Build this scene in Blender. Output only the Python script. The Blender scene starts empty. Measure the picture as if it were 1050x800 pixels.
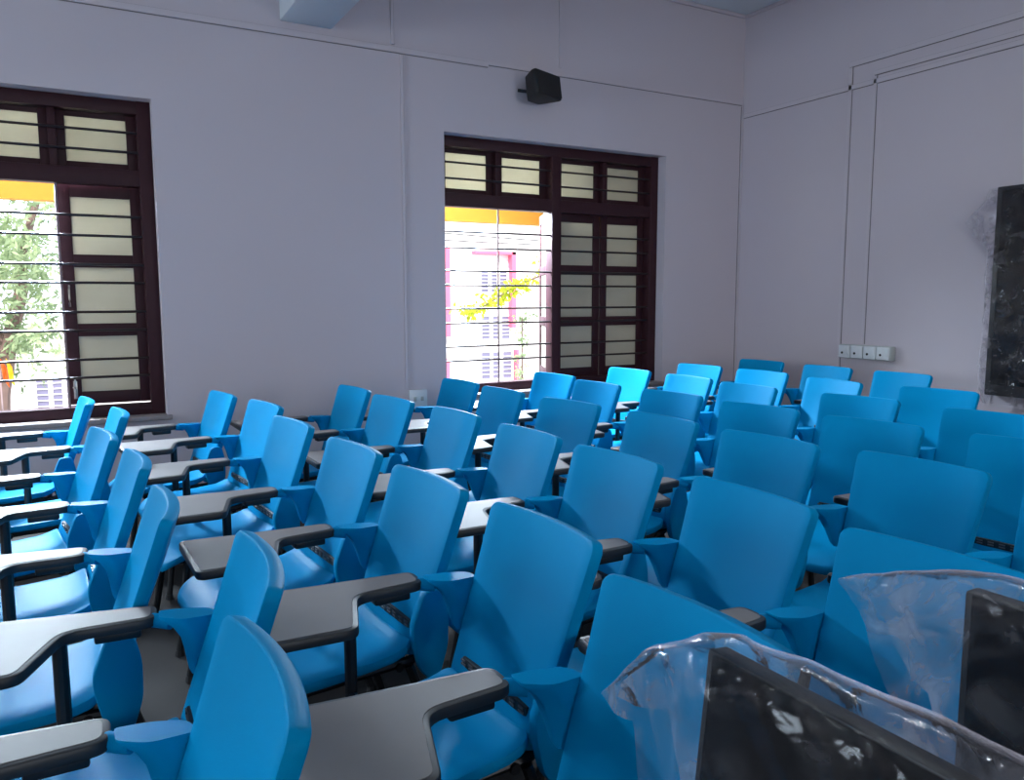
import bpy, bmesh, math, random
from mathutils import Vector, Matrix, noise
random.seed(7)
S = bpy.context.scene
COL = S.collection
PI = math.pi

# ------------------------------------------------------------------ materials
def nmat(name):
    m = bpy.data.materials.new(name); m.use_nodes = True
    nt = m.node_tree; nt.nodes.clear()
    out = nt.nodes.new('ShaderNodeOutputMaterial')
    return m, nt, out

def principled(name, col, rough=.5, metal=0., spec=.5, noise_scale=0, noise_amt=0., bump=0., bump_scale=400, coat=0., rough_var=0.):
    m, nt, out = nmat(name)
    b = nt.nodes.new('ShaderNodeBsdfPrincipled')
    b.inputs['Base Color'].default_value = (*col, 1)
    b.inputs['Roughness'].default_value = rough
    b.inputs['Metallic'].default_value = metal
    b.inputs['Specular IOR Level'].default_value = spec
    b.inputs['Coat Weight'].default_value = coat
    nt.links.new(b.outputs[0], out.inputs[0])
    tc = nt.nodes.new('ShaderNodeTexCoord')
    if noise_amt:
        n = nt.nodes.new('ShaderNodeTexNoise'); n.inputs['Scale'].default_value = noise_scale
        n.inputs['Detail'].default_value = 5
        nt.links.new(tc.outputs['Object'], n.inputs['Vector'])
        r = nt.nodes.new('ShaderNodeMapRange')
        r.inputs['To Min'].default_value = 1 - noise_amt; r.inputs['To Max'].default_value = 1 + noise_amt
        nt.links.new(n.outputs['Fac'], r.inputs['Value'])
        h = nt.nodes.new('ShaderNodeHueSaturation'); h.inputs['Color'].default_value = (*col, 1)
        nt.links.new(r.outputs[0], h.inputs['Value'])
        nt.links.new(h.outputs[0], b.inputs['Base Color'])
    if bump:
        n2 = nt.nodes.new('ShaderNodeTexNoise'); n2.inputs['Scale'].default_value = bump_scale
        n2.inputs['Detail'].default_value = 3
        nt.links.new(tc.outputs['Object'], n2.inputs['Vector'])
        bp = nt.nodes.new('ShaderNodeBump'); bp.inputs['Strength'].default_value = bump; bp.inputs['Distance'].default_value = .002
        nt.links.new(n2.outputs['Fac'], bp.inputs['Height'])
        nt.links.new(bp.outputs[0], b.inputs['Normal'])
    return m

M = {}
M['blue'] = principled('blue_plastic', (.0, .275, .56), .42, spec=.035, noise_scale=6, noise_amt=.05, bump=.25, bump_scale=500)
M['black'] = principled('black_metal', (.012, .013, .016), .4, noise_scale=8, noise_amt=.1)
M['rim'] = principled('charcoal_plastic', (.022, .023, .026), .45, noise_scale=30, noise_amt=.08)
M['top'] = principled('grey_laminate', (.215, .194, .192), .5, spec=.16, noise_scale=9, noise_amt=.07, bump=.08, bump_scale=900)
M['slot'] = principled('light_slot', (.10, .10, .11), .5, noise_scale=20, noise_amt=.05)
M['wall'] = principled('painted_plaster', (.565, .505, .545), .8, spec=.1, noise_scale=1.3, noise_amt=.03, bump=.12, bump_scale=60)
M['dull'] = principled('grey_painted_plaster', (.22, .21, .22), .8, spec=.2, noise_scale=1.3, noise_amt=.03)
M['ceil'] = principled('white_ceiling', (.62, .66, .70), .85, spec=.2, noise_scale=1.5, noise_amt=.02)
M['trunk'] = principled('painted_trunking', (.565, .505, .545), .6, noise_scale=5, noise_amt=.02)
M['trunk_edge'] = principled('dusty_trunking_edge', (.20, .175, .18), .8, noise_scale=9, noise_amt=.15)  # dark colour paints in the thin shadow line beside the trunking
M['wood'] = principled('dark_brown_painted_wood', (.040, .013, .018), .5, spec=.2, noise_scale=14, noise_amt=.2, bump=.15, bump_scale=90)
M['bar'] = principled('dark_iron_bar', (.022, .012, .014), .35, noise_scale=30, noise_amt=.2)
M['rod'] = principled('light_painted_rod', (.30, .22, .23), .4, noise_scale=30, noise_amt=.1)
M['sill'] = principled('worn_sill', (.33, .29, .29), .7, noise_scale=25, noise_amt=.3)
M['steel'] = principled('brushed_steel', (.5, .48, .45), .3, metal=1, noise_scale=30, noise_amt=.1)
M['floor'] = None
M['white'] = principled('white_switch_plastic', (.66, .68, .70), .3, noise_scale=10, noise_amt=.02)
M['socket_side'] = principled('grey_socket_box', (.42, .45, .44), .45, noise_scale=10, noise_amt=.03)
M['dot'] = principled('black_hole', (.006, .006, .007), .6, noise_scale=10, noise_amt=.05)
M['screen'] = principled('black_screen', (.005, .0055, .007), .25, spec=.25, noise_scale=3, noise_amt=.1)
M['bezel'] = principled('dark_bezel', (.016, .0165, .018), .45, noise_scale=20, noise_amt=.08)
M['speaker'] = principled('black_speaker', (.006, .006, .007), .6, noise_scale=40, noise_amt=.15)
M['grille'] = principled('black_grille', (.006, .006, .007), .7, noise_scale=300, noise_amt=.5, bump=.6, bump_scale=700)
M['yellow'] = principled('yellow_paint', (.60, .30, .03), .7, noise_scale=3, noise_amt=.06)
M['extwall'] = principled('pale_exterior_wall', (.82, .78, .77), .8, noise_scale=.5, noise_amt=.05)
M['pink'] = principled('pink_exterior_paint', (.72, .13, .22), .7, noise_scale=1, noise_amt=.06)
M['extwin'] = principled('bluish_window_glass', (.16, .15, .24), .3, noise_scale=2, noise_amt=.1)
M['ground'] = principled('pale_dusty_ground', (.50, .45, .40), .9, noise_scale=.7, noise_amt=.15)
M['bark'] = principled('tree_bark', (.16, .105, .09), .9, noise_scale=6, noise_amt=.3, bump=.5, bump_scale=40)
M['orange'] = principled('orange_cloth', (.85, .16, .02), .8, noise_scale=6, noise_amt=.1)
M['yelcloth'] = principled('yellow_cloth', (.9, .55, .03), .8, noise_scale=6, noise_amt=.1)

def leafmat(name, c1, c2):
    m, nt, out = nmat(name)
    oi = nt.nodes.new('ShaderNodeTexCoord'); n = nt.nodes.new('ShaderNodeTexNoise'); n.inputs['Scale'].default_value = 1.7
    nt.links.new(oi.outputs['Object'], n.inputs['Vector'])
    cr = nt.nodes.new('ShaderNodeValToRGB'); cr.color_ramp.elements[0].color = (*c1, 1); cr.color_ramp.elements[1].color = (*c2, 1)
    cr.color_ramp.elements[0].position = .35; cr.color_ramp.elements[1].position = .65
    nt.links.new(n.outputs['Fac'], cr.inputs['Fac'])
    d = nt.nodes.new('ShaderNodeBsdfDiffuse'); t = nt.nodes.new('ShaderNodeBsdfTranslucent'); mx = nt.nodes.new('ShaderNodeMixShader')
    mx.inputs[0].default_value = .45
    nt.links.new(cr.outputs[0], d.inputs[0]); nt.links.new(cr.outputs[0], t.inputs[0])
    nt.links.new(d.outputs[0], mx.inputs[1]); nt.links.new(t.outputs[0], mx.inputs[2]); nt.links.new(mx.outputs[0], out.inputs[0])
    return m
M['leaf'] = leafmat('pale_green_leaves', (.22, .30, .17), (.50, .60, .36))
M['leafy'] = leafmat('yellow_green_leaves', (.34, .42, .03), (.62, .66, .08))

def panemat():
    m, nt, out = nmat('frosted_beige_pane')
    tc = nt.nodes.new('ShaderNodeTexCoord'); n = nt.nodes.new('ShaderNodeTexNoise'); n.inputs['Scale'].default_value = 5; n.inputs['Detail'].default_value = 4
    nt.links.new(tc.outputs['Object'], n.inputs['Vector'])
    cr = nt.nodes.new('ShaderNodeValToRGB'); cr.color_ramp.elements[0].color = (.46, .42, .32, 1); cr.color_ramp.elements[1].color = (.56, .52, .42, 1)
    nt.links.new(n.outputs['Fac'], cr.inputs['Fac'])
    d = nt.nodes.new('ShaderNodeBsdfPrincipled'); d.inputs['Roughness'].default_value = .35
    t = nt.nodes.new('ShaderNodeBsdfTranslucent'); mx = nt.nodes.new('ShaderNodeMixShader'); mx.inputs[0].default_value = .2
    nt.links.new(cr.outputs[0], d.inputs['Base Color']); nt.links.new(cr.outputs[0], t.inputs[0])
    nt.links.new(d.outputs[0], mx.inputs[1]); nt.links.new(t.outputs[0], mx.inputs[2]); nt.links.new(mx.outputs[0], out.inputs[0])
    return m
M['pane'] = panemat()

def floormat():
    m, nt, out = nmat('dull_grey_tiles')
    tc = nt.nodes.new('ShaderNodeTexCoord')
    br = nt.nodes.new('ShaderNodeTexBrick'); br.offset = 0
    br.inputs['Color1'].default_value = (.045, .041, .040, 1); br.inputs['Color2'].default_value = (.055, .05, .048, 1); br.inputs['Mortar'].default_value = (.05, .045, .045, 1)
    br.inputs['Scale'].default_value = 1; br.inputs['Brick Width'].default_value = .4; br.inputs['Row Height'].default_value = .4; br.inputs['Mortar Size'].default_value = .004
    nt.links.new(tc.outputs['Object'], br.inputs['Vector'])
    b = nt.nodes.new('ShaderNodeBsdfPrincipled'); b.inputs['Roughness'].default_value = .8; b.inputs['Specular IOR Level'].default_value = .1
    nt.links.new(br.outputs['Color'], b.inputs['Base Color']); nt.links.new(b.outputs[0], out.inputs[0])
    return m
M['floor'] = floormat()

def bagmat():
    m, nt, out = nmat('clear_plastic_film')
    tc = nt.nodes.new('ShaderNodeTexCoord')
    n = nt.nodes.new('ShaderNodeTexNoise'); n.inputs['Scale'].default_value = 9; n.inputs['Detail'].default_value = 6; n.inputs['Distortion'].default_value = 1.2
    nt.links.new(tc.outputs['Object'], n.inputs['Vector'])
    r = nt.nodes.new('ShaderNodeMapRange'); r.inputs['From Min'].default_value = .47; r.inputs['From Max'].default_value = .68
    r.inputs['To Min'].default_value = .06; r.inputs['To Max'].default_value = .45
    nt.links.new(n.outputs['Fac'], r.inputs['Value'])
    n2 = nt.nodes.new('ShaderNodeTexNoise'); n2.inputs['Scale'].default_value = 26; n2.inputs['Detail'].default_value = 4; n2.inputs['Distortion'].default_value = 1.5
    nt.links.new(tc.outputs['Object'], n2.inputs['Vector'])
    bp = nt.nodes.new('ShaderNodeBump'); bp.inputs['Strength'].default_value = .3; bp.inputs['Distance'].default_value = .005
    nt.links.new(n2.outputs['Fac'], bp.inputs['Height'])
    tr = nt.nodes.new('ShaderNodeBsdfTransparent'); tr.inputs[0].default_value = (.97, .97, .98, 1)
    d = nt.nodes.new('ShaderNodeBsdfDiffuse'); d.inputs[0].default_value = (.85, .82, .86, 1)
    tl = nt.nodes.new('ShaderNodeBsdfTranslucent'); tl.inputs[0].default_value = (.85, .82, .86, 1)
    md = nt.nodes.new('ShaderNodeMixShader'); md.inputs[0].default_value = .9
    nt.links.new(d.outputs[0], md.inputs[1]); nt.links.new(tl.outputs[0], md.inputs[2])
    m1 = nt.nodes.new('ShaderNodeMixShader'); nt.links.new(r.outputs[0], m1.inputs[0])
    nt.links.new(tr.outputs[0], m1.inputs[1]); nt.links.new(md.outputs[0], m1.inputs[2])
    g = nt.nodes.new('ShaderNodeBsdfGlossy'); g.inputs['Roughness'].default_value = .09; g.inputs[0].default_value = (1, 1, 1, 1)
    nt.links.new(bp.outputs[0], g.inputs['Normal'])
    fr = nt.nodes.new('ShaderNodeFresnel'); fr.inputs['IOR'].default_value = 1.27
    nt.links.new(bp.outputs[0], fr.inputs['Normal'])
    m2 = nt.nodes.new('ShaderNodeMixShader'); nt.links.new(fr.outputs[0], m2.inputs[0])
    nt.links.new(m1.outputs[0], m2.inputs[1]); nt.links.new(g.outputs[0], m2.inputs[2])
    sh = nt.nodes.new('ShaderNodeBsdfSheen'); sh.inputs['Color'].default_value = (.42, .38, .42, 1); sh.inputs['Roughness'].default_value = .35
    ad = nt.nodes.new('ShaderNodeAddShader'); nt.links.new(m2.outputs[0], ad.inputs[0]); nt.links.new(sh.outputs[0], ad.inputs[1])
    nt.links.new(ad.outputs[0], out.inputs[0])
    return m
M['bag'] = bagmat()

# ------------------------------------------------------------------ mesh helpers
def mesh(name, bm, mats, smooth=True, angle=35):
    bmesh.ops.recalc_face_normals(bm, faces=bm.faces)
    me = bpy.data.meshes.new(name); bm.to_mesh(me); bm.free()
    for m in (mats if isinstance(mats, (list, tuple)) else [mats]): me.materials.append(m)
    if smooth:
        me.polygons.foreach_set('use_smooth', [True] * len(me.polygons))
        try: me.set_sharp_from_angle(angle=math.radians(angle))
        except Exception: pass
    return me

def link(name, me, parent=None, loc=None):
    o = bpy.data.objects.new(name, me); COL.objects.link(o)
    if parent: o.parent = parent
    if loc: o.location = loc
    return o

def obj(name, bm, mats, parent=None, smooth=True, angle=35):
    return link(name, mesh(name, bm, mats, smooth, angle), parent)

def tag(o, label, cat, group=None):
    o['label'] = label; o['category'] = cat
    if group: o['group'] = group
    return o

def empty(name, loc, rz=0):
    o = bpy.data.objects.new(name, None); COL.objects.link(o)
    o.empty_display_size = .1; o.location = loc; o.rotation_euler = (0, 0, rz); return o

def struct(name, bm, mats, parent=None, **k):
    o = obj(name, bm, mats, parent, **k)
    if not parent: o['kind'] = 'structure'
    return o

def box(bm, x0, x1, y0, y1, z0, z1, bev=0, mi=0):
    r = bmesh.ops.create_cube(bm, size=1)
    for v in r['verts']:
        v.co = Vector(((x0 + x1) / 2 + v.co.x * (x1 - x0), (y0 + y1) / 2 + v.co.y * (y1 - y0), (z0 + z1) / 2 + v.co.z * (z1 - z0)))
    fs = list({f for v in r['verts'] for f in v.link_faces})
    for f in fs: f.material_index = mi
    if bev:
        es = list({e for v in r['verts'] for e in v.link_edges})
        g = bmesh.ops.bevel(bm, geom=es, offset=bev, segments=2, affect='EDGES', profile=.5)
        for f in g['faces']: f.material_index = mi

def tube(bm, pts, r, n=8, cap=True, mi=0, sx=1.):
    pts = [Vector(p) for p in pts]; rings = []
    for i, p in enumerate(pts):
        t = (pts[min(i + 1, len(pts) - 1)] - pts[max(i - 1, 0)]).normalized()
        a = t.orthogonal() if abs(t.z) > .9 else t.cross(Vector((0, 0, 1)))
        if abs(t.z) > .9: a = (Vector((1, 0, 0)) - t * t.x)
        a.normalize(); b = t.cross(a)
        rr = r[i] if isinstance(r, (list, tuple)) else r
        rings.append([bm.verts.new(p + a * rr * sx * math.cos(2 * PI * k / n) + b * rr * math.sin(2 * PI * k / n)) for k in range(n)])
    for i in range(len(rings) - 1):
        for k in range(n):
            f = bm.faces.new((rings[i][k], rings[i][(k + 1) % n], rings[i + 1][(k + 1) % n], rings[i + 1][k])); f.material_index = mi
    if cap:
        for rg in (rings[0], rings[-1]):
            f = bm.faces.new(rg); f.material_index = mi

def round_poly(pts, r, n=4):
    """rounded-corner version of a 2D polygon; r scalar or list"""
    out = []; N = len(pts)
    for i in range(N):
        p = Vector(pts[i]); a = Vector(pts[i - 1]); b = Vector(pts[(i + 1) % N])
        rr = r[i] if isinstance(r, (list, tuple)) else r
        if rr <= 0: out.append(p); continue
        da, db = (a - p), (b - p)
        rr = min(rr, da.length * .48, db.length * .48)
        p0 = p + da.normalized() * rr; p1 = p + db.normalized() * rr
        for k in range(n + 1):
            t = k / n
            out.append((1 - t) ** 2 * p0 + 2 * t * (1 - t) * p + t * t * p1)
    return out

def inset_poly(pts, d):
    N = len(pts); out = []
    A = sum(pts[i].x * pts[(i + 1) % N].y - pts[(i + 1) % N].x * pts[i].y for i in range(N))
    s = 1 if A > 0 else -1
    for i in range(N):
        e0 = (pts[i] - pts[i - 1]); e1 = (pts[(i + 1) % N] - pts[i])
        if e0.length < 1e-9: e0 = e1
        if e1.length < 1e-9: e1 = e0
        n0 = Vector((-e0.y, e0.x)).normalized() * s; n1 = Vector((-e1.y, e1.x)).normalized() * s
        n = n0 + n1
        if n.length < 1e-6: n = n0
        n.normalize(); out.append(pts[i] + n * d / max(.5, n.dot(n0)))
    return out

def prism(bm, pts, F, depth, bev=0, mi=0):
    """flat slab: rounded outline pts (2D Vectors) extruded 0..depth through F(a,b,d), rounded edges"""
    if bev: layers = [(bev, 0), (bev * .3, bev * .3), (0, bev), (0, depth - bev), (bev * .3, depth - bev * .3), (bev, depth)]
    else: layers = [(0, 0), (0, depth)]
    rings = []
    for ins, d in layers:
        q = inset_poly(pts, ins) if ins else pts
        rings.append([bm.verts.new(F(p.x, p.y, d)) for p in q])
    n = len(pts)
    for a, b in zip(rings, rings[1:]):
        for k in range(n):
            f = bm.faces.new((a[k], a[(k + 1) % n], b[(k + 1) % n], b[k])); f.material_index = mi
    for rg in (rings[0], rings[-1]):
        f = bm.faces.new(rg); f.material_index = mi

def curved_slab(bm, rows, F, T, bev, cols=14):
    """rows: list of (b, half_width_left, half_width_right) bottom to top; F(a,b,d) curved map; rounded edges, grid caps"""
    n = len(rows); m = cols
    def loop_of(G):
        L = [G[0][j] for j in range(m + 1)] + [G[i][m] for i in range(1, n)]
        L += [G[n - 1][j] for j in range(m - 1, -1, -1)] + [G[i][0] for i in range(n - 2, 0, -1)]
        return L
    base = [[Vector((l + (r - l) * j / m, b)) for j in range(m + 1)] for (b, l, r) in rows]
    loop = loop_of(base)
    def ring(ins): return inset_poly(loop, ins) if ins else loop
    layers = [(bev, 0), (bev * .3, bev * .3), (0, bev), (0, T - bev), (bev * .3, T - bev * .3), (bev, T)]
    rings = [[bm.verts.new(F(p.x, p.y, d)) for p in ring(i)] for i, d in layers]
    L = len(loop)
    for a, b in zip(rings, rings[1:]):
        for k in range(L): bm.faces.new((a[k], a[(k + 1) % L], b[(k + 1) % L], b[k]))
    for (ins, d), rg in ((layers[0], rings[0]), (layers[-1], rings[-1])):
        pos = ring(ins)
        idx = [[None] * (m + 1) for _ in range(n)]; k = 0
        order = [(0, j) for j in range(m + 1)] + [(i, m) for i in range(1, n)] + [(n - 1, j) for j in range(m - 1, -1, -1)] + [(i, 0) for i in range(n - 2, 0, -1)]
        P2 = {}
        for k, ij in enumerate(order): idx[ij[0]][ij[1]] = rg[k]; P2[ij] = pos[k]
        for i in range(1, n - 1):
            for j in range(1, m):
                p = P2[(i, 0)].lerp(P2[(i, m)], j / m)
                idx[i][j] = bm.verts.new(F(p.x, p.y, d))
        for i in range(n - 1):
            for j in range(m):
                bm.faces.new((idx[i][j], idx[i][j + 1], idx[i + 1][j + 1], idx[i + 1][j]))

def rounded_rows(b0, b1, hw0, hw1, r0, r1, mid=8, nr=6):
    """rows of a rounded rectangle from b0 to b1"""
    out = []
    for k in range(nr):
        t = k / nr * PI / 2
        d = r0 * (1 - math.sin(t)) if False else r0 * (1 - math.cos(t))
        out.append((b0 + d, -1, r0 * (1 - math.sin(t)), 'lo'))
    bs = [b0 + r0 + (b1 - r1 - b0 - r0) * k / mid for k in range(mid + 1)]
    rows = [(b, hw0 + (hw1 - hw0) * (b - b0) / (b1 - b0) - cut) for (b, _, cut, _) in out]
    rows += [(b, hw0 + (hw1 - hw0) * (b - b0) / (b1 - b0)) for b in bs]
    for k in range(1, nr + 1):
        t = k / nr * PI / 2
        b = b1 - r1 + r1 * math.sin(t); cut = r1 * (1 - math.cos(t))
        rows.append((b, hw0 + (hw1 - hw0) * (b - b0) / (b1 - b0) - cut))
    return [(b, -w, w) for b, w in rows]

# ------------------------------------------------------------------ camera
CAM = Vector((0, 0, 1.408))
yaw, pitch, roll = 0.513201735691338, -0.11464994042310041, -0.0020310489056511063
f = Vector((math.sin(yaw) * math.cos(pitch), math.cos(yaw) * math.cos(pitch), math.sin(pitch)))
r = Vector((math.cos(yaw), -math.sin(yaw), 0)); u = r.cross(f)
r2 = r * math.cos(roll) + u * math.sin(roll); u2 = -r * math.sin(roll) + u * math.cos(roll)
cam = bpy.data.cameras.new('camera'); co = bpy.data.objects.new('camera', cam); COL.objects.link(co)
cam.sensor_width = 36; cam.lens = 36 * 815 / 1050; cam.clip_start = .02
co.matrix_world = Matrix((( r2.x, u2.x, -f.x, CAM.x), (r2.y, u2.y, -f.y, CAM.y), (r2.z, u2.z, -f.z, CAM.z), (0, 0, 0, 1)))
S.camera = co

# ------------------------------------------------------------------ room shell
X0, X1, Y0, Y1, H = -6.6, 5.88, -5.6, 5.85, 4.1
WT = .32
WZ0, WZ1 = .62, 2.71
WINS = [(-5.9, -3.66), (-1.655, .59), (2.69, 4.93)]          # window_3 lies beyond the left edge of the frame
bm = bmesh.new()
xs = [X0 - WT] + [v for w in WINS for v in w] + [X1 + WT]
for i in range(0, len(xs), 2): box(bm, xs[i], xs[i + 1], Y1, Y1 + WT, 0, H)
for a, b in WINS:
    box(bm, a, b, Y1, Y1 + WT, 0, WZ0); box(bm, a, b, Y1, Y1 + WT, WZ1, H)
struct('wall_back', bm, M['wall'], smooth=False)
bm = bmesh.new(); box(bm, X1, X1 + WT, Y0 - WT, Y1, 0, H); struct('wall_right', bm, M['wall'], smooth=False)
bm = bmesh.new()
ys = [Y0 - WT, -.6, 1.4, 2.6, 4.6, Y1]
for i in range(0, 6, 2): box(bm, X0 - WT, X0, ys[i], ys[i + 1], 0, H)
for a, b in ((-.6, 1.4), (2.6, 4.6)): box(bm, X0 - WT, X0, a, b, 0, .9); box(bm, X0 - WT, X0, a, b, 2.8, H)
struct('wall_left', bm, M['dull'], smooth=False)
FW = [(-5.2, -3.0), (-1.2, 1.0), (2.6, 4.8)]
bm = bmesh.new()
xs = [X0] + [v for w in FW for v in w] + [X1]
for i in range(0, len(xs), 2): box(bm, xs[i], xs[i + 1], Y0 - WT, Y0, 0, H)
for a, b in FW:
    box(bm, a, b, Y0 - WT, Y0, 0, .9); box(bm, a, b, Y0 - WT, Y0, 2.7, H)
struct('wall_front', bm, M['dull'], smooth=False)
bm = bmesh.new(); box(bm, X0 - WT, X1 + WT, Y0 - WT, Y1 + WT, -.2, 0); struct('floor', bm, M['floor'], smooth=False)
bm = bmesh.new(); box(bm, X0 - WT, X1 + WT, Y0 - WT, Y1 + WT, H, H + .2); struct('ceiling', bm, M['ceil'], smooth=False)
# beam across the ceiling
bm = bmesh.new(); box(bm, 1.44, 1.81, Y0, Y1, 3.335, H, .012); struct('trim_1', bm, M['ceil'])
# small cornice under the ceiling
bm = bmesh.new(); box(bm, X0, X1, Y1 - .02, Y1, H - .035, H, .006); box(bm, X1 - .02, X1, Y0, Y1 - .02, H - .035, H, .006)
struct('trim_2', bm, M['wall'])

def trunk(name, axis, a0, a1, b0, b1, depth=.014, wall='back', lo=True, hi=True):
    """cable trunking: painted lid with its dusty dark joints"""
    bm = bmesh.new(); e = .0035
    def bx(p0, p1, q0, q1, d0, d1, mi):      # p along the wall, q height
        if wall == 'back': box(bm, p0, p1, Y1 - d1, Y1 - d0, q0, q1, 0, mi)
        else: box(bm, X1 - d1, X1 - d0, p0, p1, q0, q1, 0, mi)
    if axis == 'h':
        bx(a0, a1, b0, b1, 0, depth, 0)
        if lo: bx(a0, a1, b0 - e * 1.3, b0, 0, .006, 1)
        if hi: bx(a0, a1, b1, b1 + e, 0, .006, 1)
    else:
        bx(b0, b1, a0, a1, 0, depth, 0)
        if lo: bx(b0 - e, b0, a0, a1, 0, .006, 1)
        if hi: bx(b1, b1 + e * 1.3, a0, a1, 0, .006, 1)
    o = struct(name, bm, [M['trunk'], M['trunk_edge']], smooth=False)
    return o
trunk('trim_3', 'h', -3.0, 3.08, 3.245, 3.285)
trunk('trim_4', 'h', 3.08, X1 - .02, 3.262, 3.285, hi=False)
trunk('trim_5', 'v', .70, 3.235, 2.33, 2.352, lo=False)
trunk('trim_6', 'v', 3.30, 4.06, 2.26, 2.282, lo=False)
trunk('trim_7', 'v', 3.33, 4.06, 3.752, 3.77, lo=False)
trunk('trim_8', 'v', .1, 3.25, X1 - .022, X1 - .002, lo=True, hi=False)
trunk('trim_9', 'h', Y0, Y1 - .02, 3.140, 3.175, wall='right')
trunk('trim_10', 'h', Y0, 4.64, 3.325, 3.365, wall='right')
trunk('trim_11', 'h', Y0, 4.40, 3.208, 3.24, wall='right')
trunk('trim_12', 'v', .06, 3.32, 4.612, 4.64, wall='right', hi=False)
trunk('trim_13', 'v', 1.02, 3.2, 4.378, 4.40, wall='right', hi=False)

# ------------------------------------------------------------------ windows
FY0, FY1 = 5.955, 6.06             # frame depth range
BARZ = [1.955, 1.825, 1.637, 1.517, 1.325, 1.203, 1.01, .89, 2.505, 2.378]
def leaf(parent, hx, side, w, ang, z0=.70, z1=2.13, npanes=3, name='shutter_leaf', y=6.065):
    """leaf hinged at hx, extending in +x (side=1) or -x (side=-1), opened outwards by ang"""
    bm = bmesh.new(); t = .035; st = .072; rl = .085
    gap = (z1 - z0 - rl * (npanes + 1)) / npanes
    box(bm, 0, st, 0, t, z0, z1, .004); box(bm, w - st, w, 0, t, z0, z1, .004)
    for k in range(npanes + 1):
        zz = z0 + k * (gap + rl); box(bm, st, w - st, .001, t - .001, zz, zz + rl, .003)
    if side < 0:
        for v in bm.verts: v.co.x = -v.co.x
    o = obj(name, bm, M['wood'], parent)
    o.location = (hx, y, 0); o.rotation_euler = (0, 0, ang * (1 if side > 0 else -1))
    for k in range(npanes):
        zz = z0 + rl + k * (gap + rl)
        bm = bmesh.new(); box(bm, st - .006, w - st + .006, .013, .019, zz - .006, zz + gap + .006)
        if side < 0:
            for v in bm.verts: v.co.x = -v.co.x
        obj('pane', bm, M['pane'], o, smooth=False)
    return o

def handle(o, x, z, l=.14):
    bm = bmesh.new()
    pts = [(x, -.004, z - l / 2)] + [(x, -.004 - .028 * math.sin(PI * k / 6), z - l / 2 + l * k / 6) for k in range(1, 6)] + [(x, -.004, z + l / 2)]
    tube(bm, pts, .006, 6); obj('handle', bm, M['steel'], o)
def bolt(o, x, z):
    bm = bmesh.new(); box(bm, x - .012, x + .012, -.008, 0, z - .06, z + .06, .002); tube(bm, [(x, -.012, z - .05), (x, -.012, z + .09)], .006, 6)
    tube(bm, [(x, -.012, z + .02), (x - .012, -.035, z + .02)], .005, 6); obj('bolt', bm, M['steel'], o)

def window(n, a, b, leaves):
    w = empty('window_%d' % n, (0, 0, 0)); w['kind'] = 'structure'
    bm = bmesh.new(); fr = .085; c = (a + b) / 2
    box(bm, a, a + fr * .55, FY0, FY1, WZ0, WZ1, .004); box(bm, b - fr, b, FY0, FY1, WZ0, WZ1, .004)
    box(bm, a, b, FY0 + .002, FY1, WZ1 - .085, WZ1 - .002, .004); box(bm, a, b, FY0 + .002, FY1, WZ0 + .001, .695, .004)
    box(bm, c - .048, c + .048, FY0 + .003, FY1, .69, 2.64, .004)
    box(bm, a, b, FY0 + .006, FY1, 2.155, 2.26, .004)
    for xm in ((a + fr * .55 + c - .048) / 2, (c + .048 + b - fr) / 2): box(bm, xm - .022, xm + .022, FY0 + .045, FY1, 2.25, 2.64, .003)
    obj('frame', bm, M['wood'], w)
    bm = bmesh.new(); box(bm, a - .03, b + .03, Y1 - .025, FY1 - .02, WZ0 - .03, WZ0 + .002, .006); obj('sill', bm, M['sill'], w)
    halves = ((a + fr * .55, c - .048), (c + .048, b - fr))
    for z in BARZ:
        bm = bmesh.new(); y = FY0 + .028
        tube(bm, [(a + .03, y, z), (b - .05, y, z)], .0085, 8); obj('grille_bar', bm, M['bar'], w)
    for (p, q) in halves:
        if n == 2 and p > 3.6: continue
        bm = bmesh.new(); xm = (p + q) / 2
        tube(bm, [(xm, FY0 + .045, .68), (xm, FY0 + .045, 2.18)], .008, 8); obj('grille_rod', bm, M['rod'], w)
    for (p, q) in halves:
        hw = (q - p) / 2 - .004
        for s in (0, 1):                 # fixed ventilator leaves above the transom
            leaf(w, p - .012 if s == 0 else q + .012, 1 if s == 0 else -1, hw + .013, 0, 2.225, 2.68, 1, 'ventilator_leaf')
    k = 0
    for (p, q) in halves:
        hw = (q - p) / 2 + .006
        for s in (0, 1):
            o = leaf(w, p - .012 if s == 0 else q + .012, 1 if s == 0 else -1, hw, math.radians(leaves[k]), .69 if leaves[k] != 3 else .70, 2.172 if leaves[k] != 3 else 2.166)
            if leaves[k] == 3:
                handle(o, (hw - .035) * (1 if s == 0 else -1), 1.43)
                bolt(o, (hw - .035) * (1 if s == 0 else -1), .80)
            k += 1
    return w
window(1, *WINS[1], (100, 100, 112, 3))
window(2, *WINS[2], (104, 114, 0, 0))
window(3, *WINS[0], (100, 100, 100, 100))

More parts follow.
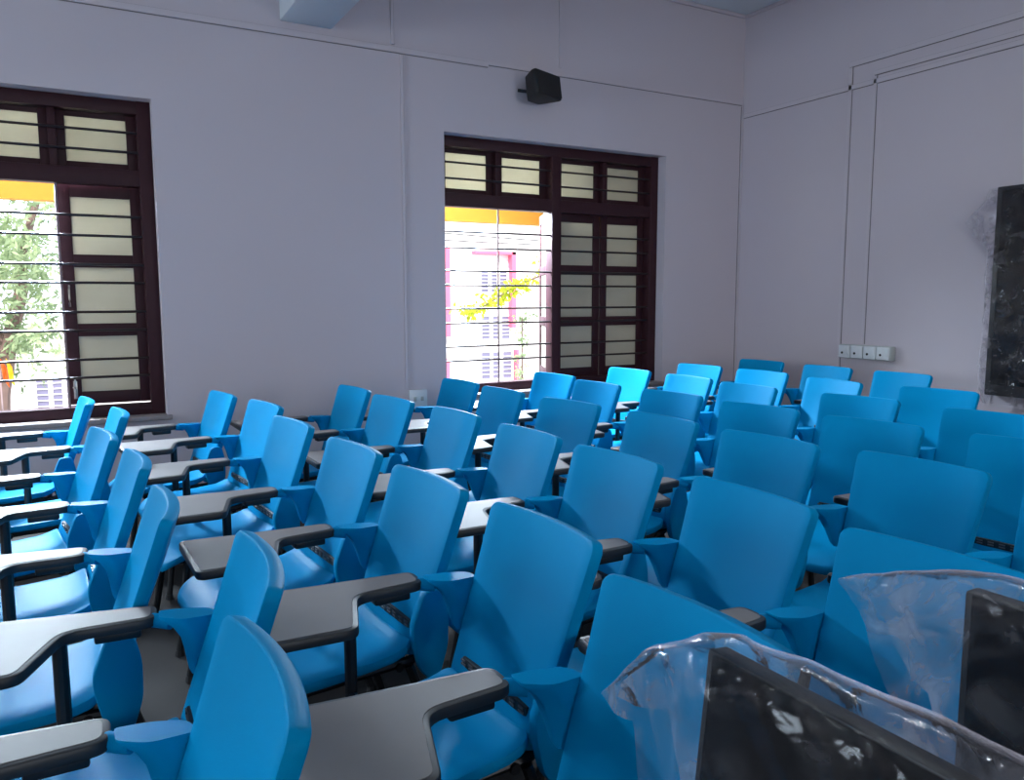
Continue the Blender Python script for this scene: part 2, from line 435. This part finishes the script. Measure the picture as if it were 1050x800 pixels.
# ------------------------------------------------------------------ the tablet chair (faces -X, right hand at +Y)
TZ = .86
def xf(z): return -(TZ - z) * .345
def make_chair():
    root = empty('tablet_chair', (0, 0, 0))
    # backrest
    bm = bmesh.new()
    def F(a, b, d):
        n = 1 - min(1, (a / .225)) ** 2 if a >= 0 else 1 - min(1, (-a / .225)) ** 2
        k = .030 * max(.35, min(1, (b - .40) / .35))
        return Vector((xf(b) + k * n + d * .94, a, b - d * .30))
    curved_slab(bm, rounded_rows(.395, TZ + .008, .200, .229, .05, .026, 8, 6), F, .034, .006, 14)
    obj('backrest', bm, M['blue'], root)
    # vent strip low on the back
    bm = bmesh.new()
    y0, y1 = -.155, .155
    box(bm, xf(.475) + .002, xf(.475) + .02, y0, y1, .458, .486, .003, 0)
    for k in range(8):
        yy = y0 + .025 + k * .04
        for zz in (.465, .475): box(bm, xf(.475) - .001, xf(.475) + .004, yy - .013, yy + .008, zz, zz + .005, 0, 1)
    obj('vent_strip', bm, [M['black'], M['slot']], root, smooth=False)
    # seat
    bm = bmesh.new()
    def Fs(a, b, d):        # a across (y), b forward distance from the rear
        x = -.145 - b
        z = .435 - .012 * (1 - min(1, (a / .22) ** 2)) - .02 * math.sin(min(1, b / .3) * PI / 2) - .055 * max(0, (b - .33) / .13) ** 2 + .022 * max(0, 1 - b / .07) ** 2
        return Vector((x, a, z - d))
    curved_slab(bm, rounded_rows(0, .455, .205, .222, .03, .07, 12, 5), Fs, .030, .009, 12)
    obj('seat', bm, M['blue'], root)
    # hip bracket on the open side
    for s in (-1,):
        bm = bmesh.new()
        pts = [(-.126, .60), (-.164, .505), (-.162, .465), (-.142, .375), (-.112, .338), (-.080, .352), (-.054, .43), (-.052, .52), (-.070, .60)]
        prism(bm, round_poly([Vector(p) for p in pts], .022, 3), lambda a, b, d: Vector((a, s * (.212 + d), b)), .034, .006)
        obj('hip_bracket', bm, M['blue'], root)
    # arm bracket (right hand side) with the stub that carries the tablet
    bm = bmesh.new()
    topo = round_poly([Vector(p) for p in ((-.176, .296), (-.176, .252), (-.128, .216), (-.052, .216), (-.058, .262), (-.120, .290))], [.006, .006, .02, .01, .02, .03], 3)
    rings = []
    for t, dz, xl, xr, yo in ((0, .004, -.176, -.052, .296), (0, 0, -.176, -.052, .296), (.03, -.010, -.168, -.050, .294), (.1, -.026, -.147, -.050, .288), (.3, -.05, -.132, -.054, .276), (.5, -.075, -.126, -.062, .262), (.7, -.10, -.122, -.074, .250), (.88, -.122, -.118, -.088, .240), (1, -.134, -.112, -.100, .230)):
        R_ = []
        for p in topo:
            k = (p.x + .176) / .124; m_ = (p.y - .216) / .080
            R_.append(bm.verts.new((xl + (xr - xl) * k, .216 + (yo - .216) * m_, .664 + dz)))
        rings.append(R_)
    for p, q in zip(rings, rings[1:]):
        for k in range(len(p)): bm.faces.new((p[k], p[(k + 1) % len(p)], q[(k + 1) % len(p)], q[k]))
    bm.faces.new(rings[0]); bm.faces.new(rings[-1])
    obj('arm_bracket', bm, M['blue'], root)
    bm = bmesh.new(); tube(bm, [(-.150, .270, .644), (-.190, .300, .646)], .017, 12); obj('arm_stub', bm, M['blue'], root)
    # tablet
    out = [(-.178, .362), (-.50, .402), (-.640, .426), (-.656, .085), (-.440, .068), (-.372, .262), (-.182, .268)]
    rad = [.03, .05, .03, .03, .03, .035, .035]
    pts = round_poly([Vector(p) for p in out], rad, 5)
    bm = bmesh.new(); prism(bm, pts, lambda a, b, d: Vector((a, b, .662 - d)), .026, .006)
    tb = obj('tablet', bm, M['rim'], root)
    bm = bmesh.new(); q = inset_poly(pts, .013); prism(bm, q, lambda a, b, d: Vector((a, b, .6632 - d)), .006, .001)
    obj('writing_surface', bm, M['top'], tb, angle=20)
    bm = bmesh.new(); box(bm, -.315, -.215, .285, .335, .612, .638, .006); obj('arm_clip', bm, M['black'], root)
    # post under the tablet and frame
    bm = bmesh.new(); tube(bm, [(-.385, .288, .640), (-.385, .288, .385)], .0165, 10); tube(bm, [(-.385, .288, .392), (-.385, .17, .378)], .014, 8)
    obj('tablet_post', bm, M['black'], root)
    bm = bmesh.new()
    for yy in (-.17, .17): tube(bm, [(-.53, yy, .366), (-.14, yy, .378), (-.10, yy, .40)], .014, 8)
    tube(bm, [(-.46, -.19, .362), (-.46, .19, .362)], .013, 8); tube(bm, [(-.18, -.19, .372), (-.18, .19, .372)], .013, 8)
    obj('seat_frame', bm, M['black'], root)
    for (ax, ay, bx_, by) in ((-.50, .185, -.555, .225), (-.50, -.185, -.555, -.225), (-.15, .185, -.035, .225), (-.15, -.185, -.035, -.225)):
        bm = bmesh.new(); tube(bm, [(ax, ay, .372), (bx_, by, .02)], .0145, 8)
        L = obj('leg', bm, M['black'], root)
        bm = bmesh.new(); tube(bm, [(bx_, by, .024), (bx_, by, 0)], [.0155, .019], 8); obj('foot_cap', bm, M['rim'], L)
    return root

def dup(o, parent=None):
    c = o.copy(); COL.objects.link(c)
    if parent: c.parent = parent
    for ch in list(o.children): dup(ch, c)
    return c

FILE = {1: 'leftmost file', 2: 'second file from the left', 3: 'third file from the left', 4: 'fourth file from the left',
        5: 'fifth file from the left', 6: 'third file from the right wall', 7: 'second file from the right wall', 8: 'file along the right wall'}
ORD = ['nearest the back wall', 'second from the back wall', 'third from the back wall', 'fourth from the back wall', 'fifth from the back wall', 'sixth from the back wall', 'seventh from the back wall', 'eighth from the back wall']
CH = {
 1: [(.065, 4.88, 2), (.195, 4.28, 2), (.10, 3.62, 7), (.175, 2.985, 2), (.188, 2.31, -3), (.315, 1.70, -4), (.213, 1.18, 0)],
 2: [(.77, 4.80, 6), (.89, 4.24, 7), (.86, 3.56, 6), (.91, 2.85, 5), (.94, 2.22, 4), (.99, 1.63, 2), (.92, 1.02, 2.5), (.92, .22, 3)],
 3: [(1.53, 4.72, 4), (1.55, 4.11, 6), (1.63, 3.47, 3), (1.65, 2.81, 2), (1.66, 2.22, 3.5), (1.66, 1.59, -1), (1.60, 1.00, 2), (1.66, .24, 3)],
 4: [(2.28, 4.77, 4), (2.28, 4.18, 3), (2.32, 3.51, 9), (2.38, 2.83, 3), (2.39, 2.20, 5), (2.47, 1.61, 3), (2.43, 1.02, 3)],
 5: [(3.07, 4.84, 6), (3.00, 4.21, 3), (3.05, 3.54, 7), (3.06, 2.88, 9), (3.10, 2.26, 9), (3.18, 1.62, 6)],
 6: [(3.79, 4.89, 5), (3.79, 4.22, 0), (3.73, 3.61, 2), (3.81, 2.86, 8), (3.82, 2.14, 7)],
 7: [(4.52, 4.90, 6), (4.54, 4.25, 6), (4.45, 3.54, -4), (4.53, 2.86, 9)],
 8: [(5.31, 4.98, 6), (5.30, 4.28, 0), (5.29, 3.62, 0)],
}
proto = make_chair(); first = True
for fi, lst in CH.items():
    for k, (x, y, a) in enumerate(lst):
        o = proto if first else dup(proto); first = False
        o.location = (x, y, 0); o.rotation_euler = (0, 0, math.radians(a))
        pos = ORD[k]
        if k == len(lst) - 1: pos = 'nearest the camera'
        lab = 'blue tablet chair, %s, %s' % (FILE[fi], pos)
        if (fi, k) == (2, 7): lab = 'blue plastic chair whose grey tablet carries the nearer wrapped monitor'
        if (fi, k) == (3, 7): lab = 'blue plastic chair whose grey tablet carries the farther wrapped monitor'
        if (fi, k) == (2, 6): lab = 'blue chair with grey tablet right behind the nearer wrapped monitor'
        if (fi, k) == (3, 6): lab = 'blue chair with grey tablet right behind the farther wrapped monitor'
        tag(o, lab, 'chair', 'tablet chairs in rows')

# ------------------------------------------------------------------ wrapped monitors on the nearest tablets
def monitor(loc, label, W=.54, Hh=.318, zb=.020):
    root = empty('monitor', loc); tag(root, label, 'monitor', 'monitors wrapped in plastic')
    bm = bmesh.new(); box(bm, 0, .030, -W / 2, W / 2, zb, zb + Hh, .004)
    box(bm, .028, .050, -W / 2 + .08, W / 2 - .08, zb + .06, zb + Hh - .06, .01)
    obj('casing', bm, M['bezel'], root)
    bm = bmesh.new(); box(bm, -.003, .004, -W / 2 + .004, W / 2 - .012, zb + .022, zb + Hh - .003); obj('screen', bm, M['screen'], root, smooth=False)
    bm = bmesh.new(); box(bm, .002, .05, -.10, .13, 0, .008, .002); box(bm, .01, .035, -.04, .04, .007, zb + .03, .003); obj('stand_foot', bm, M['bezel'], root)
    return root

def interp(tab, y):
    if y >= tab[0][0]: return tab[0][1]
    for (a, za), (b, zb) in zip(tab, tab[1:]):
        if b <= y <= a:
            t = (y - a) / (b - a); return za + (zb - za) * t
    return tab[-1][1]

def bag(name, label, xm, top, bot, th, seed, tilt=0, ncol=110, nrow=46, parent=None):
    """film sleeve round a panel in the plane x = xm; top/bot give its upper and lower edge as functions of y"""
    ya, yb = top[0][0], top[-1][0]
    bm = bmesh.new(); G = {}
    for s in (-1, 1):
        for i in range(ncol + 1):
            y = ya + (yb - ya) * (i / ncol) ** 1.15
            zt, zb = interp(top, y), interp(bot, y)
            for j in range(nrow + 1):
                t = j / nrow; z = zb + (zt - zb) * t
                if j == nrow and s == 1: G[(s, i, j)] = G[(-1, i, j)]; continue
                h = interp(th, y) * (1 - t ** 16) ** .5
                u_ = (y - ya) * .62 + (z - .95) * .78; v_ = (y - ya) * .78 - (z - .95) * .62
                c = .75 * abs(noise.noise(Vector((u_ * 2.2, v_ * 13, seed + s * 3.1)))) + .35 * abs(noise.noise(Vector((v_ * 5, u_ * 17, seed + s * 5.7)))) + .35 * noise.noise(Vector((y * 5, z * 5, seed + s)))
                rip = .016 * (c - .3) * (1 if j < nrow else .4)
                wob = .014 * noise.noise(Vector((y * 5, z * 3, seed)))
                zz = z + .006 * noise.noise(Vector((y * 14, seed, 2))) * t
                G[(s, i, j)] = bm.verts.new((xm + (z - .67) * tilt + s * (h + rip) + wob * (1 if interp(th, y) < .03 else .3), y, zz))
    for s in (-1, 1):
        for i in range(ncol):
            for j in range(nrow):
                vs = (G[(s, i, j)], G[(s, i + 1, j)], G[(s, i + 1, j + 1)], G[(s, i, j + 1)])
                if len(set(vs)) == 4: bm.faces.new(vs)
    o = obj(name, bm, M['bag'], parent, angle=50)
    if label: tag(o, label, 'plastic bag')
    return o

zt_ = .6655
mo = monitor((.590, .382, zt_ + .006), 'black monitor in clear plastic at the bottom edge, nearer the camera')
mo.rotation_euler = (0, math.radians(6), 0)
monitor((1.072, .35, zt_), 'black monitor in clear plastic at the right edge, behind the nearer wrapped monitor')
bag('plastic_bag', 'clear plastic bag over the nearer black monitor, its corner flaring left', .612,
    [(.858, .862), (.813, .908), (.763, .967), (.717, .988), (.682, 1.008), (.642, 1.023), (.577, 1.025), (.526, 1.030), (.45, 1.034), (.3, 1.036), (.12, 1.036), (.06, 1.03)],
    [(.858, .859), (.811, .857), (.77, .870), (.757, .874), (.748, .857), (.742, .834), (.726, .80), (.712, .74), (.70, .69), (.66, .674), (.06, .674)],
    [(.858, .004), (.80, .022), (.74, .030), (.68, .042), (.655, .052), (.06, .052)], 3, .105)
bag('plastic_bag', 'clear plastic bag over the farther black monitor at the right edge', 1.097,
    [(.846, .944), (.795, .968), (.745, .990), (.682, 1.007), (.632, 1.025), (.586, 1.032), (.3, 1.036), (.05, 1.03)],
    [(.846, .940), (.82, .930), (.792, .918), (.768, .897), (.76, .869), (.745, .844), (.726, .815), (.70, .80), (.685, .74), (.67, .69), (.64, .674), (.05, .674)],
    [(.846, .003), (.80, .020), (.72, .034), (.66, .044), (.62, .050), (.05, .050)], 11)

# ------------------------------------------------------------------ wall things
# wrapped display on the right wall
root = empty('display_panel', (X1, 2.28, 1.45)); tag(root, 'large dark display hung on the right wall, wrapped in crinkled plastic', 'display')
bm = bmesh.new(); box(bm, -.10, -.02, -1.02, 1.02, -.74, .73, .008); obj('casing', bm, M['bezel'], root)
bm = bmesh.new(); box(bm, -.104, -.098, -.98, .98, -.66, .70); obj('screen', bm, M['screen'], root, smooth=False)
bm = bmesh.new(); box(bm, -.03, 0, -.4, .4, -.3, .3, .004); obj('wall_mount', bm, M['black'], root)

# film over the wall display: sheet in (along wall, height), bulging off the panel
bm = bmesh.new(); G = {}
nc, nr = 90, 70
for s_ in (0, 1):
    for i in range(nc + 1):
        for j in range(nr + 1):
            yy = 1.10 - 1.35 * i / nc; zz = -.80 + 1.52 * j / nr
            edge = min(1, i / 4)
            yl = yy + (.05 * noise.noise(Vector((0, zz * 3.2, 5))) + .17 * max(0, 1 - abs(zz - .50) / .20) - .02) * (1 - edge)
            q = Vector((yy * 4, zz * 4, 9 + s_ * 3))
            c = .5 * abs(noise.noise(q * 1.2)) + .35 * abs(noise.noise(q * 2.6)) + .2 * abs(noise.noise(q * 6))
            x = -.118 - .05 * c if s_ == 0 else -.012 - .004 * c
            x = x * edge + (-.06 - .05 * noise.noise(q * .6)) * (1 - edge)
            G[(s_, i, j)] = bm.verts.new((x, yl, zz + .01 * noise.noise(q)))
for s_ in (0, 1):
    for i in range(nc if s_ == 0 else 5):
        for j in range(nr): bm.faces.new((G[(s_, i, j)], G[(s_, i + 1, j)], G[(s_, i + 1, j + 1)], G[(s_, i, j + 1)]))
bmesh.ops.delete(bm, geom=[v for v in bm.verts if not v.link_faces], context='VERTS')
o = obj('hanging_plastic_wrap', bm, M['bag'], None, angle=50); o.location = (X1, 2.28, 1.45); tag(o, 'crinkled clear plastic wrap hanging over the display on the right wall', 'plastic bag')

# socket board
root = empty('socket_board', (X1, 4.33, .955)); tag(root, 'white four gang socket box on the right wall above the chairs', 'socket')
bm = bmesh.new(); box(bm, -.07, 0, -.245, .245, -.058, .058, .008); obj('back_box', bm, M['socket_side'], root)
for k in range(4):
    y = .183 - k * .122
    bm = bmesh.new(); box(bm, -.085, -.068, y - .057, y + .057, -.052, .052, .006, 0)
    bx = bmesh.new(); bx.free()
    box(bm, -.092, -.083, y - .050, y - .008, -.02, .044, .003, 0)
    tube(bm, [(-.084, y + .018, -.012), (-.0875, y + .018, -.012)], .0105, 10, mi=1)
    obj('socket_module', bm, [M['white'], M['dot']], root)
# small double socket on the back wall
root = empty('wall_socket', (2.43, Y1, .60)); tag(root, 'small white socket plate low on the back wall below the vertical trunking', 'socket')
bm = bmesh.new(); box(bm, -.075, .075, -.03, 0, -.07, .09, .005); obj('plate', bm, M['white'], root)
bm = bmesh.new()
for x in (-.03, .03): box(bm, x - .012, x + .012, -.036, -.029, .0, .035, .002)
obj('switch', bm, M['socket_side'], root)

# loudspeaker
root = empty('loudspeaker', (3.462, 5.70, 3.095)); root.rotation_euler = (math.radians(-8), 0, math.radians(22))
tag(root, 'small black loudspeaker bracketed to the back wall above the right window', 'speaker')
bm = bmesh.new()
pl = [Vector(p) for p in ((-.165, -.11), (.165, -.11), (.165, -.07), (.075, .07), (-.075, .07), (-.165, -.07))]
prism(bm, round_poly(pl, .02, 3), lambda a, b, d: Vector((a, b, -.098 + d)), .196, .008); obj('cabinet', bm, M['speaker'], root)
bm = bmesh.new(); box(bm, -.155, .155, -.118, -.108, -.088, .088, .004); obj('grille', bm, M['grille'], root)
bm = bmesh.new(); box(bm, -.03, .03, .06, .10, -.05, .05, .004); tube(bm, [(-.0, .09, 0), (-.055, .165, .025)], .014, 8); obj('bracket', bm, M['black'], root)
bm = bmesh.new(); pass
bm.free()

# ------------------------------------------------------------------ outside
bm = bmesh.new(); box(bm, -40, 60, Y1 + WT + .01, 60, -3.4, -3.2); struct('ground', bm, M['ground'], smooth=False)
bm = bmesh.new(); box(bm, -7, 8, Y1 + WT, 7.3, 2.78, 2.88); box(bm, -7, 8, 7.18, 7.3, 2.165, 2.79)
o = obj('sunshade', bm, M['yellow'], smooth=False); tag(o, 'yellow painted sunshade slab outside above the windows', 'sunshade')

def facade(name, label, y, x0, x1, z0, z1, wins, cols):
    root = empty(name, (0, y, 0)); tag(root, label, 'building')
    bm = bmesh.new(); box(bm, x0, x1, 0, 6, z0, z1); obj('wall', bm, M['extwall'], root, smooth=False)
    for (a, b, c, d) in wins:
        bm = bmesh.new(); t = .07
        box(bm, a - t, b + t, -.05, .02, c - t, c); box(bm, a - t, b + t, -.05, .02, d, d + t); box(bm, a - t, a, -.05, .02, c, d); box(bm, b, b + t, -.05, .02, c, d)
        n = 3
        for k in range(1, n): xx = a + (b - a) * k / n; box(bm, xx - .05, xx + .05, -.05, .02, c, d)
        for k in range(1, 6): zz = c + (d - c) * k / 6; box(bm, a, b, -.06, -.03, zz - .012, zz + .012)
        fo = obj('window', bm, M['extwall'], root, smooth=False)
        bm = bmesh.new(); box(bm, a, b, -.02, -.005, c, d); obj('pane', bm, M['extwin'], fo, smooth=False)
    for (a, b, c, d) in cols:
        bm = bmesh.new(); box(bm, a, b, -.25, .01, c, d, .01); obj('column', bm, M['pink'], root, smooth=False)
    return root
facade('apartment_building', 'white building with pink columns and barred windows seen through the right window', 22, 9.4, 17, -3.2, 5,
       [(11.3, 12.2, 1.6, 2.28), (11.29, 12.36, -1.09, -.27), (11.3, 12.3, .15, .85), (11.29, 12.36, -2.4, -1.35)],
       [(10.0, 10.16, .27, 2.9), (12.27, 12.42, .5, 2.85), (11.0, 12.42, 2.75, 2.85), (12.45, 12.52, -1.4, -.2), (10.0, 10.12, -2.6, -.4)])
facade('low_building', 'pale low building with a grilled window seen through the left window', 23, -7, 2.2, -3.2, .75,
       [(-.66, .25, -1.4, -.53)], [])
bm = bmesh.new()
for z0, z1, y in ((2.86, 2.55, 14), (2.70, 2.62, 14.6)):
    tube(bm, [(2.5 + k * .8, y, z0 + (z1 - z0) * k / 14 - .12 * math.sin(PI * k / 14)) for k in range(15)], .012, 6)
o = obj('hanging_wires', bm, M['black']); tag(o, 'thin dark wires strung across outside the right window', 'wire')

def leaf_quads(bm, p, d, L, Wd):
    d = d.normalized(); s_ = d.cross(Vector((random.uniform(-1, 1), random.uniform(-1, 1), random.uniform(-.3, .3)))).normalized() * Wd / 2
    v = [bm.verts.new(p), bm.verts.new(p + d * L * .45 + s_), bm.verts.new(p + d * L), bm.verts.new(p + d * L * .45 - s_)]
    bm.faces.new(v)

def tree(name, label, base, trunk_pts, rad, strands, mat, L=.10, Wd=.035, droop=.7, nl=16):
    root = empty(name, base); tag(root, label, 'tree')
    bv = Vector(base); bm = bmesh.new()
    for tp, rr in zip(trunk_pts, rad): tube(bm, [Vector(p) - bv for p in tp], rr, 8)
    obj('trunk', bm, M['bark'], root)
    bm = bmesh.new()
    for p, d, ln in strands:
        p = Vector(p) - bv; d = Vector(d).normalized()
        for k in range(nl):
            t = k / nl; q = p + d * ln * t + Vector((0, 0, -droop * ln * t * t))
            for _ in range(2):
                leaf_quads(bm, q + Vector([random.gauss(0, .02) for _ in range(3)]), Vector((random.gauss(0, .6), random.gauss(0, .6), random.gauss(-.5, .5))), L * random.uniform(.6, 1.2), Wd)
    f_ = obj('foliage', bm, mat, root, smooth=False)
random.seed(5)
st = []
for k in range(330):
    x = random.uniform(-2.4, .02); z = random.uniform(.75, 2.9); y = 11 + random.uniform(-.7, .7)
    st.append(((x - .1, y, z), (random.gauss(0, .5), random.gauss(0, .4), random.gauss(.1, .3)), random.uniform(.35, .75)))
tree('drooping_tree', 'leafy tree with a bent trunk and drooping foliage outside the left window', (-.85, 11, -3.2),
     [[(-.85, 11, -3.2), (-.80, 11, -1), (-.68, 11, .3), (-.56, 11, .9), (-.40, 11, 1.5), (-.36, 11, 2.0), (-.1, 11.1, 2.8)], [(-.58, 11, .8), (-.8, 11, 1.3), (-1.1, 10.9, 2.2), (-1.3, 10.8, 2.9)]],
     [[.16, .14, .10, .085, .07, .05, .03], [.06, .05, .04, .03]], st, M['leaf'], .11, .035, .8)
random.seed(9); st = []
for k in range(46):
    t = random.random(); x = 7.2 - 1.9 * t; z = 2.0 - .9 * t + random.gauss(0, .10) * (1.2 - t)
    st.append(((x, 11 + random.gauss(0, .15), z), (-.8, random.gauss(0, .3), random.gauss(.1, .4)), random.uniform(.15, .3)))
tree('yellow_green_tree', 'yellow green tree whose branch reaches across the right window view', (8.4, 11.2, -3.2),
     [[(8.4, 11.2, -3.2), (8.35, 11.2, 0), (8.2, 11.1, 1.5), (8.3, 11, 3)], [(8.22, 11.1, 1.4), (7.4, 11, 2.0), (6.3, 11, 1.62), (5.4, 11, 1.12)]],
     [[.12, .1, .08, .04], [.035, .025, .015, .006]], st, M['leafy'], .10, .05, .4, 7)
random.seed(11); st = []
for k in range(60):
    z = random.uniform(-1.5, 1.15); st.append(((6.62 + random.gauss(0, .05), 11.4, z), (random.gauss(0, .6), random.gauss(0, .6), .4), .18))
tree('slender_shrub', 'slender green climbing shrub low at the right of the right window opening', (6.64, 11.4, -3.2),
     [[(6.64, 11.4, -3.2), (6.62, 11.4, 0), (6.62, 11.4, 1.1)]], [[.03, .02, .008]], st, M['leaf'], .08, .035, .3, 6)
root = empty('flag', (-.64, 10.5, -3.2)); tag(root, 'small orange and yellow flag on a pole beside the tree trunk', 'flag')
bm = bmesh.new(); tube(bm, [(0, 0, 0), (0, 0, 4.0)], .008, 6); obj('pole', bm, M['rod'], root)
for nm, m_, o0 in (('orange_cloth', 'orange', 0), ('yellow_cloth', 'yelcloth', .055)):
    bm = bmesh.new(); G = [[bm.verts.new((.008 + o0 + .055 * i / 5 + .02 * j / 6, .015 * math.sin(i * 1.4 + j), 3.96 - .24 * j / 6 - .02 * i)) for i in range(6)] for j in range(7)]
    for j in range(6):
        for i in range(5): bm.faces.new((G[j][i], G[j][i + 1], G[j + 1][i + 1], G[j + 1][i]))
    bmesh.ops.solidify(bm, geom=bm.faces[:], thickness=.002); obj(nm, bm, M[m_], root)


# ------------------------------------------------------------------ light
world = bpy.data.worlds.new('sky'); S.world = world; world.use_nodes = True
bg = world.node_tree.nodes['Background']; bg.inputs[0].default_value = (.78, .88, 1, 1); bg.inputs[1].default_value = 2.1
def sun(name, d, e, col=(1, 1, 1)):
    l = bpy.data.lights.new(name, 'SUN'); l.energy = e; l.angle = .01; l.color = col
    o = bpy.data.objects.new(name, l); COL.objects.link(o); o.rotation_euler = Vector(d).to_track_quat('-Z', 'Y').to_euler()
sun('sun', (.35, .8, -.75), 4.8, (1, .95, .88))
def area(name, loc, d, sx, sy, e, col):
    l = bpy.data.lights.new(name, 'AREA'); l.shape = 'RECTANGLE'; l.size = sx; l.size_y = sy; l.energy = e; l.color = col
    o = bpy.data.objects.new(name, l); COL.objects.link(o); o.location = loc
    o.rotation_euler = Vector(d).to_track_quat('-Z', 'Y').to_euler(); return o
SKY = (.70, .85, 1.)
for n, (xc, w, e) in {'left': (-4.78, 2.2, 110), 'middle': (-1.1, 1.0, 270), 'middle_b': (-.23, .55, 340), 'right': (3.22, 1.0, 460)}.items():
    area('daylight_' + n, (xc, 6.75, 2.45), (0, -.75, -.66), w, .5, e, SKY)
for n, yc, e in (('a', .4, 6), ('b', 3.6, 110)):  # unseen fill lights added at the left wall to brighten the room
    area('daylight_side_' + n, (X0 - .1, yc, 1.9), (1, 0, -.12), 1.9, 1.7, e, SKY)
for n, xc, e in (('a', -4.1, 8), ('b', -.1, 26), ('c', 3.7, 58)):  # unseen fill lights added behind the camera to lift the back wall
    area('daylight_front_' + n, (xc, Y0 - .1, 1.8), (0, 1, -.1), 2.1, 1.7, e, (.95, .97, 1.))

# added fill lights under the ceiling, beyond the top of the frame
for n, (xc, yc, e) in {'a': (-2.2, 3.6, 10), 'c': (3.2, 2.6, 16)}.items():
    area('tube_lamp_' + n, (xc, yc, 3.75), (0, 0, -1), .12, 1.2, e, (.86, .95, 1.))

vs = S.view_settings
vs.view_transform = 'Standard'; vs.look = 'None'; vs.gamma = 1; vs.use_curve_mapping = False; vs.exposure = .52
S.cycles.use_denoising = True
S.cycles.max_bounces = 10; S.cycles.transparent_max_bounces = 24
S.cycles.sample_clamp_indirect = 6
